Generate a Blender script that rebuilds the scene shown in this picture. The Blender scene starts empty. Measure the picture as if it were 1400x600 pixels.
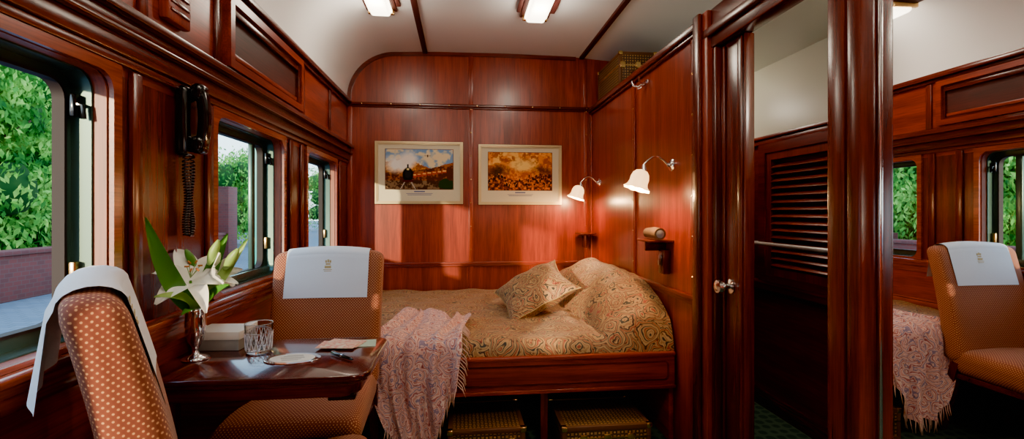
import bpy, bmesh, math, random
import numpy as np
from mathutils import Vector, Matrix
random.seed(3); rng=np.random.RandomState(5)
scene=bpy.context.scene
R=math.radians
try:
    scene.view_settings.view_transform='AgX'
    scene.view_settings.look='AgX - Punchy'
    scene.view_settings.exposure=.55
except Exception as e: print(e)

# ------------------------------------------------------------------ materials
def newmat(name):
    m=bpy.data.materials.new(name); m.use_nodes=True
    nt=m.node_tree; b=nt.nodes['Principled BSDF']
    return m,nt,b
def plain(name,col,rough=.5,metal=0,coat=0,emis=None,estr=0,trans=0,ior=1.45,bump=0,bscale=60,sheen=0):
    m,nt,b=newmat(name)
    b.inputs['Base Color'].default_value=(*col,1); b.inputs['Roughness'].default_value=rough
    b.inputs['Metallic'].default_value=metal; b.inputs['Coat Weight'].default_value=coat
    b.inputs['Coat Roughness'].default_value=.08
    b.inputs['Transmission Weight'].default_value=trans; b.inputs['IOR'].default_value=ior
    b.inputs['Sheen Weight'].default_value=sheen
    if emis: b.inputs['Emission Color'].default_value=(*emis,1); b.inputs['Emission Strength'].default_value=estr
    n=nt.nodes.new('ShaderNodeTexNoise'); n.inputs['Scale'].default_value=bscale
    tc=nt.nodes.new('ShaderNodeTexCoord'); nt.links.new(tc.outputs['Object'],n.inputs['Vector'])
    if bump:
        bp=nt.nodes.new('ShaderNodeBump'); bp.inputs['Strength'].default_value=bump; bp.inputs['Distance'].default_value=.002
        nt.links.new(n.outputs['Fac'],bp.inputs['Height']); nt.links.new(bp.outputs['Normal'],b.inputs['Normal'])
    return m
def ramp(nt,fac,stops,interp='LINEAR'):
    r=nt.nodes.new('ShaderNodeValToRGB'); r.color_ramp.interpolation=interp
    el=r.color_ramp.elements
    while len(el)<len(stops): el.new(.5)
    for e,(p,c) in zip(el,stops): e.position=p; e.color=(*c,1)
    nt.links.new(fac,r.inputs['Fac']); return r.outputs['Color']
def math_(nt,op,a,b=None):
    n=nt.nodes.new('ShaderNodeMath'); n.operation=op
    for i,v in enumerate((a,b)):
        if v is None: continue
        if isinstance(v,(int,float)): n.inputs[i].default_value=v
        else: nt.links.new(v,n.inputs[i])
    return n.outputs[0]
def mixc(nt,fac,a,b,mode='MIX'):
    n=nt.nodes.new('ShaderNodeMix'); n.data_type='RGBA'; n.blend_type=mode
    for s,v in ((n.inputs[0],fac),(n.inputs[6],a),(n.inputs[7],b)):
        if isinstance(v,(int,float)): s.default_value=v
        elif isinstance(v,tuple): s.default_value=(*v,1)
        else: nt.links.new(v,s)
    return n.outputs[2]
def wood(name,c1,c2,axis='z',rough=.33,coat=.25):
    m,nt,b=newmat(name)
    tc=nt.nodes.new('ShaderNodeTexCoord'); mp=nt.nodes.new('ShaderNodeMapping')
    sc=[11,11,11]; sc['xyz'.index(axis)]=.5; mp.inputs['Scale'].default_value=sc
    nt.links.new(tc.outputs['Object'],mp.inputs['Vector'])
    n=nt.nodes.new('ShaderNodeTexNoise'); n.inputs['Scale'].default_value=1.6; n.inputs['Detail'].default_value=8; n.inputs['Distortion'].default_value=.6
    n2=nt.nodes.new('ShaderNodeTexNoise'); n2.inputs['Scale'].default_value=13; n2.inputs['Detail'].default_value=4
    nt.links.new(mp.outputs[0],n.inputs['Vector']); nt.links.new(mp.outputs[0],n2.inputs['Vector'])
    mid=tuple((x+y)/2 for x,y in zip(c1,c2))
    c=ramp(nt,n.outputs['Fac'],[(.28,c2),(.5,mid),(.70,c1)])
    f=ramp(nt,n2.outputs['Fac'],[(.34,(.50,.42,.42)),(.60,(1,1,1))])
    col=mixc(nt,.7,c,f,'MULTIPLY')
    nt.links.new(col,b.inputs['Base Color'])
    b.inputs['Roughness'].default_value=rough; b.inputs['Coat Weight'].default_value=coat; b.inputs['Coat Roughness'].default_value=.2
    bp=nt.nodes.new('ShaderNodeBump'); bp.inputs['Strength'].default_value=.08; bp.inputs['Distance'].default_value=.002
    nt.links.new(n.outputs['Fac'],bp.inputs['Height']); nt.links.new(bp.outputs['Normal'],b.inputs['Normal'])
    return m
C1=(.35,.036,.008); C2=(.165,.014,.004)
D1=(.165,.018,.006); D2=(.060,.008,.004)
WZ=wood('mahogany_v',C1,C2,'z'); WY=wood('mahogany_y',C1,C2,'y'); WX=wood('mahogany_x',C1,C2,'x')
DZ=wood('dark_mahogany_v',D1,D2,'z',.25); DY=wood('dark_mahogany_y',D1,D2,'y',.25); DX=wood('dark_mahogany_x',D1,D2,'x',.25)
MATTW=wood('batten_wood',(.09,.012,.008),(.04,.006,.004),'y',.6,0)
TW=wood('table_wood',(.13,.016,.009),(.05,.007,.005),'x',.08,1)
SILLW=wood('sill_wood',(.38,.065,.016),(.20,.026,.007),'y',.22)
JAMBW=wood('jamb_wood',(.30,.055,.012),(.20,.030,.007),'z',.4,0)
CORRW=wood('corridor_wood',(.20,.018,.007),(.10,.009,.005),'y',.3,.3)
WHITE=plain('ceiling_paint',(.76,.76,.76),.5,bump=.05,bscale=20)
CREAM=plain('cream_paint',(.64,.67,.54),.35)
BRASS=plain('brass',(.75,.50,.20),.25,1)
CHROME=plain('chrome',(.80,.80,.80),.12,1)
SATIN=plain('satin_steel',(.85,.83,.80),.3,.6)
SILVER=plain('silver',(.82,.82,.84),.08,1)
BLACK=plain('black_bakelite',(.006,.006,.006),.12,coat=.6)
DARK=plain('dark_void',(.012,.006,.005),.7)
MIRROR=plain('mirror_silver',(.93,.93,.93),.005,1)
ALU=plain('green_grey_metal',(.065,.12,.10),.25,.5)
LINEN=plain('white_linen',(.72,.77,.86),.8,bump=.4,bscale=400,sheen=.3)
GOLDTH=plain('gold_thread',(.48,.38,.17),.5)
PIPING=plain('gold_piping',(.36,.24,.09),.5)
GREENP=plain('teal_post_paint',(.02,.32,.28),.4)
PAPER=plain('box_card',(.74,.74,.70),.6)
PAPERG=plain('box_card_side',(.26,.26,.25),.6)
FROST=plain('frosted_shade_lit',(.95,.92,.85),.4,emis=(1,.86,.64),estr=9)
TULIP=plain('tulip_glass_lit',(.95,.82,.62),.3,emis=(1,.54,.20),estr=3.6)
LILY=plain('lily_petal',(.88,.90,.84),.45,sheen=.2)
LEAF=plain('leaf_green',(.06,.22,.02),.35,coat=.2)
LEAF2=plain('bud_green',(.26,.44,.10),.4)
MATB=plain('passepartout',(.60,.54,.38),.7)
FRM=plain('champagne_frame',(.58,.46,.25),.3,.6)
TXT=plain('caption_ink',(.06,.08,.24),.7)
GLASS=plain('clear_glass',(1,1,1),.02,trans=1,ior=1.45)
CUT=plain('cut_glass',(.95,.97,1),.25,trans=.7,ior=1.45)
FILLSH=plain('fill_lamp_shade',(.9,.85,.75),.8,emis=(1,.86,.68),estr=6)  # glowing shade of the added fill lamp behind the camera
def winglass():
    m,nt,b=newmat('window_glass'); out=nt.nodes['Material Output']
    t=nt.nodes.new('ShaderNodeBsdfTransparent'); t.inputs[0].default_value=(.88,.97,.97,1)
    g=nt.nodes.new('ShaderNodeBsdfGlossy'); g.inputs['Roughness'].default_value=.02
    mx=nt.nodes.new('ShaderNodeMixShader'); mx.inputs[0].default_value=.05
    nt.links.new(t.outputs[0],mx.inputs[1]); nt.links.new(g.outputs[0],mx.inputs[2]); nt.links.new(mx.outputs[0],out.inputs['Surface']); return m
WGLASS=winglass()
def dots():
    m,nt,b=newmat('dotted_upholstery')
    tc=nt.nodes.new('ShaderNodeTexCoord'); mp=nt.nodes.new('ShaderNodeMapping')
    mp.inputs['Rotation'].default_value=(0,0,R(45)); mp.inputs['Scale'].default_value=(112,112,112)
    nt.links.new(tc.outputs['UV'],mp.inputs['Vector'])
    v=nt.nodes.new('ShaderNodeTexVoronoi'); v.voronoi_dimensions='2D'; v.inputs['Scale'].default_value=1; v.inputs['Randomness'].default_value=0
    nt.links.new(mp.outputs[0],v.inputs['Vector'])
    c=ramp(nt,v.outputs['Distance'],[(.0,(.74,.42,.19)),(.16,(.68,.36,.15)),(.25,(.24,.055,.024)),(1,(.18,.036,.019))])
    nt.links.new(c,b.inputs['Base Color']); b.inputs['Roughness'].default_value=.8; b.inputs['Sheen Weight'].default_value=.1
    bp=nt.nodes.new('ShaderNodeBump'); bp.inputs['Strength'].default_value=.3; bp.inputs['Distance'].default_value=.001; bp.invert=True
    nt.links.new(v.outputs['Distance'],bp.inputs['Height']); nt.links.new(bp.outputs['Normal'],b.inputs['Normal'])
    return m
DOTS=dots()
def paisley(name,cols,scale=7,rings=5.0,rough=.6,spot=(.25,.12,.07),mul=1.0):
    cols=[tuple(x*mul for x in c) for c in cols]
    m,nt,b=newmat(name)
    tc=nt.nodes.new('ShaderNodeTexCoord')
    n=nt.nodes.new('ShaderNodeTexNoise'); n.inputs['Scale'].default_value=scale*1.1; n.inputs['Detail'].default_value=2
    nt.links.new(tc.outputs['Object'],n.inputs['Vector'])
    mx=nt.nodes.new('ShaderNodeVectorMath'); mx.operation='MULTIPLY_ADD'; mx.inputs[1].default_value=(.13*7/scale,)*3
    nt.links.new(n.outputs['Color'],mx.inputs[0]); nt.links.new(tc.outputs['Object'],mx.inputs[2])
    v=nt.nodes.new('ShaderNodeTexVoronoi'); v.inputs['Scale'].default_value=scale; v.inputs['Randomness'].default_value=.9
    nt.links.new(mx.outputs[0],v.inputs['Vector'])
    d=math_(nt,'MULTIPLY',v.outputs['Distance'],rings); f=math_(nt,'FRACT',d)
    k=len(cols); st=[(i/k,c) for i,c in enumerate(cols)]
    c=ramp(nt,f,st,'CONSTANT')
    v2=nt.nodes.new('ShaderNodeTexVoronoi'); v2.inputs['Scale'].default_value=scale*5.5
    nt.links.new(mx.outputs[0],v2.inputs['Vector'])
    f2=ramp(nt,v2.outputs['Distance'],[(.0,spot),(.24,spot),(.32,(1,1,1))])
    c2=mixc(nt,.75,c,f2,'MULTIPLY')
    nt.links.new(c2,b.inputs['Base Color']); b.inputs['Roughness'].default_value=rough; b.inputs['Sheen Weight'].default_value=.1
    return m
G=(.50,.26,.085)
SPREAD=paisley('paisley_spread',[G,(.68,.42,.17),(.08,.028,.015),G,(.42,.06,.028),(.56,.33,.12),(.04,.035,.025),(.60,.36,.14)],8,4.6,mul=.68,spot=(.26,.10,.05))
SHAWL=paisley('paisley_shawl',[(.76,.34,.29),(.90,.68,.60),(.46,.13,.14),(.80,.48,.42),(.30,.22,.34),(.86,.60,.52)],12,4,spot=(.52,.22,.22),mul=.85)
FRINGE=plain('fringe',(.56,.36,.30),.8)
def monogram(name,base,spot):
    m,nt,b=newmat(name)
    tc=nt.nodes.new('ShaderNodeTexCoord'); mp=nt.nodes.new('ShaderNodeMapping'); mp.inputs['Rotation'].default_value=(0,0,R(45)); mp.inputs['Scale'].default_value=(36,36,36)
    nt.links.new(tc.outputs['UV'],mp.inputs['Vector'])
    v=nt.nodes.new('ShaderNodeTexVoronoi'); v.voronoi_dimensions='2D'; v.inputs['Scale'].default_value=1; v.inputs['Randomness'].default_value=0
    nt.links.new(mp.outputs[0],v.inputs['Vector'])
    c=ramp(nt,v.outputs['Distance'],[(0,spot),(.16,spot),(.20,base),(.50,base),(.54,spot),(.62,spot),(.66,base)])
    nt.links.new(c,b.inputs['Base Color']); b.inputs['Roughness'].default_value=.5; return m
MONO=monogram('monogram_canvas',(.040,.020,.012),(.34,.19,.065))
LEATH=plain('leather_trim',(.10,.042,.018),.5)
def carpet():
    m,nt,b=newmat('green_carpet'); tc=nt.nodes.new('ShaderNodeTexCoord')
    v=nt.nodes.new('ShaderNodeTexVoronoi'); v.inputs['Scale'].default_value=16; v.inputs['Randomness'].default_value=.1; nt.links.new(tc.outputs['Object'],v.inputs['Vector'])
    c=ramp(nt,v.outputs['Distance'],[(0,(.10,.10,.04)),(.25,(.012,.05,.035)),(.5,(.010,.035,.028)),(.62,(.05,.09,.06))])
    nt.links.new(c,b.inputs['Base Color']); b.inputs['Roughness'].default_value=.95; return m
CARPET=carpet()
def brick():
    m,nt,b=newmat('red_brick'); tc=nt.nodes.new('ShaderNodeTexCoord')
    t=nt.nodes.new('ShaderNodeTexBrick'); t.inputs['Color1'].default_value=(.13,.022,.022,1); t.inputs['Color2'].default_value=(.085,.018,.020,1); t.inputs['Mortar'].default_value=(.09,.04,.04,1)
    t.inputs['Scale'].default_value=4; nt.links.new(tc.outputs['UV'],t.inputs['Vector'])
    nt.links.new(t.outputs[0],b.inputs['Base Color']); b.inputs['Roughness'].default_value=.85; return m
BRICK=brick()
def paving():
    m,nt,b=newmat('platform_paving'); tc=nt.nodes.new('ShaderNodeTexCoord')
    t=nt.nodes.new('ShaderNodeTexBrick'); t.inputs['Color1'].default_value=(.10,.135,.18,1); t.inputs['Color2'].default_value=(.135,.17,.21,1); t.inputs['Mortar'].default_value=(.07,.09,.11,1)
    t.inputs['Scale'].default_value=2.5; nt.links.new(tc.outputs['UV'],t.inputs['Vector'])
    nt.links.new(t.outputs[0],b.inputs['Base Color']); b.inputs['Roughness'].default_value=.8; return m
PAVE=paving()
def foliage():
    m,nt,b=newmat('foliage'); out=nt.nodes['Material Output']
    tc=nt.nodes.new('ShaderNodeTexCoord'); n=nt.nodes.new('ShaderNodeTexNoise'); n.inputs['Scale'].default_value=2.2; n.inputs['Detail'].default_value=8
    nt.links.new(tc.outputs['Object'],n.inputs['Vector'])
    c=ramp(nt,n.outputs['Fac'],[(.36,(.012,.13,.02)),(.5,(.08,.36,.05)),(.62,(.36,.72,.15))])
    nt.links.new(c,b.inputs['Base Color']); b.inputs['Roughness'].default_value=.7; b.inputs['Specular IOR Level'].default_value=.2
    t=nt.nodes.new('ShaderNodeBsdfTranslucent'); nt.links.new(c,t.inputs[0])
    mx=nt.nodes.new('ShaderNodeMixShader'); mx.inputs[0].default_value=.45
    nt.links.new(b.outputs[0],mx.inputs[1]); nt.links.new(t.outputs[0],mx.inputs[2]); nt.links.new(mx.outputs[0],out.inputs['Surface']); return m
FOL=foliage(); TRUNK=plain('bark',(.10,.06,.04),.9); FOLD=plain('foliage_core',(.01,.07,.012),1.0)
VC,nt_,b_=newmat('painted_print')
a_=nt_.nodes.new('ShaderNodeAttribute'); a_.attribute_name='Col'; nt_.links.new(a_.outputs['Color'],b_.inputs['Base Color']); b_.inputs['Roughness'].default_value=.6; b_.inputs['Specular IOR Level'].default_value=.2

# ------------------------------------------------------------------ builder
XY=lambda a,b,d:(a,b,d)
YZ=lambda a,b,d:(d,a,b)
XZ=lambda a,b,d:(a,d,b)
def rrect(a0,a1,b0,b1,r,n=6):
    P=[]
    for cx,cy,s in ((a1-r,b1-r,0),(a0+r,b1-r,90),(a0+r,b0+r,180),(a1-r,b0+r,270)):
        for i in range(n+1):
            t=R(s+90*i/n); P.append((cx+r*math.cos(t),cy+r*math.sin(t)))
    return P
class B:
    def __init__(s,name): s.name=name; s.bm=bmesh.new(); s.mats=[]
    def mi(s,m):
        if m not in s.mats: s.mats.append(m)
        return s.mats.index(m)
    def add(s,tb,mat,M=None,recalc=True):
        i=s.mi(mat)
        if recalc: bmesh.ops.recalc_face_normals(tb,faces=tb.faces)
        for f in tb.faces: f.material_index=i
        if M is not None: tb.transform(M)
        me=bpy.data.meshes.new('t'); tb.to_mesh(me); tb.free(); s.bm.from_mesh(me); bpy.data.meshes.remove(me)
        return s
    def box(s,x0,x1,y0,y1,z0,z1,mat,bev=.003,M=None):
        tb=bmesh.new(); bmesh.ops.create_cube(tb,size=1)
        for v in tb.verts: v.co=Vector(((x0+x1)/2+v.co.x*(x1-x0),(y0+y1)/2+v.co.y*(y1-y0),(z0+z1)/2+v.co.z*(z1-z0)))
        bev=min(bev,min(abs(x1-x0),abs(y1-y0),abs(z1-z0))*.45)
        if bev>0: bmesh.ops.bevel(tb,geom=list(tb.edges),offset=bev,segments=2,affect='EDGES',profile=.5)
        return s.add(tb,mat,M)
    def prism(s,pts,mp,d0,d1,mat,bev=0,M=None):
        tb=bmesh.new()
        lo=[tb.verts.new(mp(a,b,d0)) for a,b in pts]; hi=[tb.verts.new(mp(a,b,d1)) for a,b in pts]
        n=len(pts); f1=tb.faces.new(lo); f2=tb.faces.new(hi)
        for i in range(n): tb.faces.new((lo[i],lo[(i+1)%n],hi[(i+1)%n],hi[i]))
        if bev>0: bmesh.ops.bevel(tb,geom=list(set(f1.edges)|set(f2.edges)),offset=bev,segments=3,affect='EDGES',profile=.5)
        return s.add(tb,mat,M)
    def ring(s,outer,inner,mp,d0,d1,mat,M=None):
        tb=bmesh.new(); n=len(outer)
        L=[[tb.verts.new(mp(a,b,d)) for a,b in pts] for pts in (outer,inner) for d in (d0,d1)]
        oo,o1,ii,i1=L
        for k in range(n):
            j=(k+1)%n
            tb.faces.new((oo[k],oo[j],ii[j],ii[k])); tb.faces.new((o1[k],o1[j],i1[j],i1[k]))
            tb.faces.new((oo[k],oo[j],o1[j],o1[k])); tb.faces.new((ii[k],ii[j],i1[j],i1[k]))
        return s.add(tb,mat,M)
    def lathe(s,prof,c,mat,seg=28,M=None,flute=None):
        tb=bmesh.new(); rows=[]
        for k,(r,z) in enumerate(prof):
            row=[]
            for i in range(seg):
                t=2*math.pi*i/seg; rr=r
                if flute: rr=r*(1+flute[1]*math.cos(flute[0]*t)*(k/(len(prof)-1)))
                row.append(tb.verts.new((rr*math.cos(t),rr*math.sin(t),z)))
            rows.append(row)
        for a,b in zip(rows,rows[1:]):
            for i in range(seg): tb.faces.new((a[i],a[(i+1)%seg],b[(i+1)%seg],b[i]))
        if prof[0][0]>1e-3: tb.faces.new(rows[0]) if not flute else None
        if prof[-1][0]>1e-3 and not flute: tb.faces.new(rows[-1])
        bmesh.ops.remove_doubles(tb,verts=tb.verts,dist=1e-5)
        T=Matrix.Translation(c) if M is None else M@Matrix.Translation(c)
        return s.add(tb,mat,T)
    def tube(s,pts,r,mat,seg=10,M=None):
        tb=bmesh.new(); P=[Vector(p) for p in pts]; rows=[]; up=Vector((.13,.27,.95)).normalized()
        rs=r if isinstance(r,(list,tuple)) else [r]*len(P)
        for i,p in enumerate(P):
            t=(P[min(i+1,len(P)-1)]-P[max(i-1,0)]).normalized()
            a=t.cross(up)
            if a.length<.05: a=t.cross(Vector((1,0,0)))
            a.normalize(); b=t.cross(a)
            rows.append([tb.verts.new(p+(a*math.cos(2*math.pi*k/seg)+b*math.sin(2*math.pi*k/seg))*rs[i]) for k in range(seg)])
        for a,b in zip(rows,rows[1:]):
            for i in range(seg): tb.faces.new((a[i],a[(i+1)%seg],b[(i+1)%seg],b[i]))
        tb.faces.new(rows[0]); tb.faces.new(rows[-1])
        return s.add(tb,mat,M)
    def grid(s,fn,nu,nv,mat,M=None,recalc=False):
        tb=bmesh.new(); V=[[tb.verts.new(fn(i/nu,j/nv)) for j in range(nv+1)] for i in range(nu+1)]
        for i in range(nu):
            for j in range(nv): tb.faces.new((V[i][j],V[i+1][j],V[i+1][j+1],V[i][j+1]))
        return s.add(tb,mat,M,recalc)
    def rbox(s,size,r,div,fn,mat,M=None):
        h=[x/2 for x in size]; tb=bmesh.new()
        def ax(k):
            a=h[k]; L=[-a,-a+.2*r,-a+.5*r,-a+r]+[(-a+r)+(2*a-2*r)*i/div for i in range(1,div)]+[a-r,a-.5*r,a-.2*r,a]; return L
        A=[ax(0),ax(1),ax(2)]
        for k in range(3):
            u,v=[j for j in range(3) if j!=k]
            for sg in (-1,1):
                g=[]
                for cu in A[u]:
                    row=[]
                    for cv in A[v]:
                        p=[0,0,0]; p[k]=sg*h[k]; p[u]=cu; p[v]=cv
                        q=Vector([max(-h[j]+r,min(h[j]-r,p[j])) for j in range(3)]); d=Vector(p)-q
                        row.append(tb.verts.new(q+d.normalized()*r))
                    g.append(row)
                for i in range(len(g)-1):
                    for j in range(len(g[0])-1): tb.faces.new((g[i][j],g[i+1][j],g[i+1][j+1],g[i][j+1]))
        bmesh.ops.remove_doubles(tb,verts=tb.verts,dist=1e-5)
        for v in tb.verts: v.co=Vector(fn(v.co))
        return s.add(tb,mat,M)
    def leaf(s,p0,pc,p1,w,n,cup,mat,nu=12,tipw=1.0):
        p0,pc,p1,n=Vector(p0),Vector(pc),Vector(p1),Vector(n).normalized()
        def fn(u,v):
            c=p0*(1-u)**2+pc*2*u*(1-u)+p1*u*u
            t=((pc-p0)*(1-u)+(p1-pc)*u).normalized(); sd=t.cross(n).normalized(); nn=sd.cross(t)
            ww=w*math.sin(math.pi*min(1,max(0,(u*.93+.05)))**.8)**.8; sv=(v-.5)*2
            return c+sd*ww*sv*.5+nn*cup*w*(sv*sv)
        return s.grid(fn,nu,6,mat)
    def done(s,origin=None,loc=None,rotz=0,scale=1,parent=None,angle=38):
        me=bpy.data.meshes.new(s.name)
        if origin is None and loc is None:
            cs=np.array([v.co[:] for v in s.bm.verts]); origin=Vector((cs.min(0)+cs.max(0))/2)
        if origin is not None: bmesh.ops.translate(s.bm,verts=s.bm.verts,vec=-Vector(origin))
        s.bm.normal_update()
        uv=s.bm.loops.layers.uv.new('UVMap')
        for f in s.bm.faces:
            n=f.normal; k=max(range(3),key=lambda i:abs(n[i])); a,b=[(1,2),(0,2),(0,1)][k]
            for l in f.loops: l[uv].uv=(l.vert.co[a],l.vert.co[b])
            f.smooth=True
        s.bm.to_mesh(me); s.bm.free()
        for m in s.mats: me.materials.append(m)
        try: me.set_sharp_from_angle(angle=R(angle))
        except Exception: pass
        o=bpy.data.objects.new(s.name,me); scene.collection.objects.link(o)
        o.location=loc if loc is not None else origin
        o.rotation_euler=(0,0,rotz); o.scale=(scale,)*3
        if parent: attach(o,parent)
        return o
def attach(o,parent):
    bpy.context.view_layer.update(); o.parent=parent; o.matrix_parent_inverse=parent.matrix_world.inverted()
def lamp(kind,name,loc,energy,col,size,parent=None,rot=None,sy=None):
    l=bpy.data.lights.new(name,kind); l.energy=energy; l.color=col
    if kind=='AREA':
        l.size=size
        if sy: l.shape='RECTANGLE'; l.size_y=sy
    else: l.shadow_soft_size=size
    o=bpy.data.objects.new(name,l); o.location=loc; scene.collection.objects.link(o)
    if rot: o.rotation_euler=rot
    if parent: attach(o,parent)
    return o

# ------------------------------------------------------------------ dims
XL=-.942; XR=1.141; YB=4.05; YF=-1.3; ZC=2.585; XO=1.9
WT=.11
wins=[(-.55,.25),(.55,1.375),(1.92,2.60),(3.0,3.66)]  # first opening is out of view, added to bring light to the near chair
Z0,Z1=.89,1.60
w=B('wall_left')
w.box(XL-WT,XL,YF,YB,0,Z0,WY,0); w.box(XL-WT,XL,YF,YB,Z1,2.3,WY,0)
ys=[YF]+[v for p in wins for v in p]+[YB]
for i in range(0,len(ys),2): w.box(XL-WT,XL,ys[i],ys[i+1],Z0,Z1,DZ,0)
w.done()
t=B('trim_1')
for z0,z1,p in ((1.625,1.65,.018),(1.65,1.70,.028),(1.70,1.715,.05),(1.715,1.75,.036),(1.75,1.775,.060),(1.775,1.79,.03)):
    t.box(XL,XL+p,YF,YB-.012,z0,z1,DY,.004)
t.done()
t=B('trim_2')
for z0,z1,p in ((2.10,2.125,.02),(2.125,2.15,.04),(2.15,2.165,.028)): t.box(XL,XL+p,YF,YB-.012,z0,z1,DY,.004)
t.done()
t=B('trim_3')
for z0,z1,p in ((.865,.887,.04),(.84,.865,.028),(.80,.84,.018),(.60,.615,.012),(.56,.60,.02)): t.box(XL,XL+p,YF,YB-.012,z0,z1,SILLW,.005)
t.done()
t=B('trim_4')
for y in (-.62,.36,1.47,1.90-.03,2.72,2.90,3.78):
    t.box(XL,XL+.014,y-.022,y+.022,.89,1.62,DZ,.004)
for y in (-.3,.9,1.5,1.93,2.92,3.5): 
    t.box(XL,XL+.012,y-.02,y+.02,1.79,2.10,DZ,.004)
for y in (-.3,.9,1.9,2.9): t.box(XL,XL+.012,y-.02,y+.02,.03,.56,WZ,.004)
t.done()
t=B('baseboard_left'); t.box(XL,XL+.02,YF,YB,0,.12,DY,.005); t.done()
for k,(a,b) in enumerate(wins):
    w=B('window_%d'%(k+1))
    o=rrect(a,b,Z0,Z1,.002,5); i=rrect(a+.012,b-.012,Z0+.012,Z1-.012,.05,5)
    w.ring(o,i,YZ,XL-WT,XL-.034,ALU)
    o=rrect(a,b,Z0,Z1,.002,5); i=rrect(a+.006,b-.006,Z0+.008,Z1-.008,.05,5)
    w.ring(o,i,YZ,XL-.034,XL-.001,JAMBW)
    o=rrect(a-.030,b+.030,Z0-.002,Z1+.024,.004,5); i=rrect(a+.001,b-.001,Z0+.010,Z1-.006,.05,5)
    w.ring(o,i,YZ,XL+.0005,XL+.014,SILLW)
    o=rrect(a+.010,b-.010,Z0+.010,Z1-.010,.05,5); i=rrect(a+.034,b-.034,Z0+.045,Z1-.036,.05,5)
    w.ring(o,i,YZ,XL-.104,XL-.084,ALU)
    o2=rrect(a+.032,b-.032,Z0+.043,Z1-.034,.05,5); i2=rrect(a+.040,b-.040,Z0+.051,Z1-.042,.045,5)
    w.ring(o2,i2,YZ,XL-.108,XL-.078,DARK)
    if k==2:
        w.box(XL-.100,XL-.080,b-.16,b-.125,Z0+.04,Z1-.04,ALU,.003)
        w.box(XL-.070,XL-.055,a+.012,b-.012,Z0+.012,Z0+.05,ALU,.003)
    if k>1:
        w.grid(lambda u,v:(XL-.094,a+.035+u*(b-a-.07),Z0+.045+v*(Z1-Z0-.08)),1,1,WGLASS)
    w.box(XL-.072,XL-.058,b-.036,b-.016,Z1-.13,Z1-.07,BLACK,.004)
    w.tube([(XL-.062,b-.026,Z1-.095),(XL-.045,b-.026,Z1-.10),(XL-.042,b-.026,Z1-.135)],.006,BLACK,8)
    w.box(XL-.075,XL-.060,b-.034,b-.014,Z0+.14,Z0+.20,BRASS,.003)
    w.done()
def louvre_panel(nm,y0,y1,z0,z1):
    p=B(nm)
    p.ring(rrect(y0,y1,z0,z1,.004,3),rrect(y0+.035,y1-.035,z0+.035,z1-.035,.004,3),YZ,XL+.001,XL+.034,WY)
    p.ring(rrect(y0+.035,y1-.035,z0+.035,z1-.035,.004,3),rrect(y0+.048,y1-.048,z0+.048,z1-.048,.004,3),YZ,XL+.001,XL+.018,DY)
    p.box(XL+.001,XL+.003,y0+.04,y1-.04,z0+.04,z1-.04,MATTW,0)
    p.box(XL+.003,XL+.012,y0+.05,y1-.05,z0+.055,z0+.075,WY,.003); p.box(XL+.003,XL+.024,y0+.05,y1-.05,z1-.075,z1-.05,DY,.003)
    p.done()
louvre_panel('air_vent_panel',1.98,2.85,1.80,2.098)
p=B('wall_speaker'); p.box(XL,XL+.03,1.58,1.71,1.83,2.07,WZ,.008)
for i in range(7): p.box(XL+.028,XL+.034,1.595,1.695,1.86+i*.028,1.872+i*.028,DZ,.002)
p.done()
w=B('wall_back'); w.box(XL-WT,XO+.1,YB,YB+.08,0,2.75,WZ,0); w.done()
t=B('trim_5')
for x in (XL+.02,.085,1.095): t.box(x-.02,x+.02,YB-.012,YB,.55,2.12,WZ,.004)
t.box(.065,.105,YB-.012,YB,2.14,2.56,WZ,.004); t.box(1.07,1.10,YB-.012,YB,2.14,2.56,WZ,.004)
for z0,z1,p in ((2.115,2.14,.022),(2.10,2.115,.014),(.775,.795,.024),(.755,.775,.014)): t.box(XL+.001,XR-.001,YB-p,YB,z0,z1,DX if z0>1 else WX,.004)
for x in (.085,1.095):
    for z in np.arange(.9,2.1,.2): t.lathe([(0,.004),(.004,.003),(.006,0)],(0,0,0),BRASS,8,M=Matrix.Translation((x,YB-.012,z))@Matrix.Rotation(R(90),4,'X'))
for x in np.arange(XL+.12,XR,.24): t.lathe([(0,.004),(.004,.003),(.006,0)],(0,0,0),BRASS,8,M=Matrix.Translation((x,YB-.022,2.128))@Matrix.Rotation(R(90),4,'X'))
t.done()
prof=[(XL,2.165)]
for i in range(1,17):
    a=R(90*i/16); prof.append((XL+.40*(1-math.cos(a)),2.165+.40*math.sin(a)))
prof+=[(-.2,2.578),(.4,ZC),(1.0,2.578),(1.4,2.55)]
for i in range(0,9):
    a=R(90*i/8); prof.append((1.55+.35*math.sin(a),2.18+.35*math.cos(a)))
c=B('ceiling')
n=len(prof)-1
c.grid(lambda u,v:(prof[int(round(u*n))][0],YF+v*(YB-YF),prof[int(round(u*n))][1]),n,1,WHITE)
c.grid(lambda u,v:(prof[int(round(u*n))][0],YF+v*(YB-YF),prof[int(round(u*n))][1]+.05),n,1,WHITE)
c.done(angle=60)
t=B('trim_6')
arc=[(x,z) for x,z in prof if x<1.2]
for k in range(len(arc)-1):
    (x0,z0),(x1,z1)=arc[k],arc[k+1]
    L=math.hypot(x1-x0,z1-z0); nx,nz=(z1-z0)/L,-(x1-x0)/L
    t.prism([(x0,z0),(x1,z1),(x1+nx*.03,z1+nz*.03),(x0+nx*.03,z0+nz*.03)],XZ,YB-.02,YB-.001,DX)
t.done()
t=B('trim_7')
for x in (-.30,1.05): t.box(x-.02,x+.02,YF,YB-.02,ZC-.028,ZC-.004,MATTW,.004)
t.done()
f=B('floor'); f.box(XL-WT,XO+.1,YF,YB,-.06,0,CARPET,0); f.done()
w=B('wall_front'); w.box(XL-WT,XO+.1,YF-.08,YF,0,2.75,WZ,0); w.done()
w=B('wall_right')
w.box(XR,XR+.04,2.0,YB,0,2.12,WZ,0)
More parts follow.
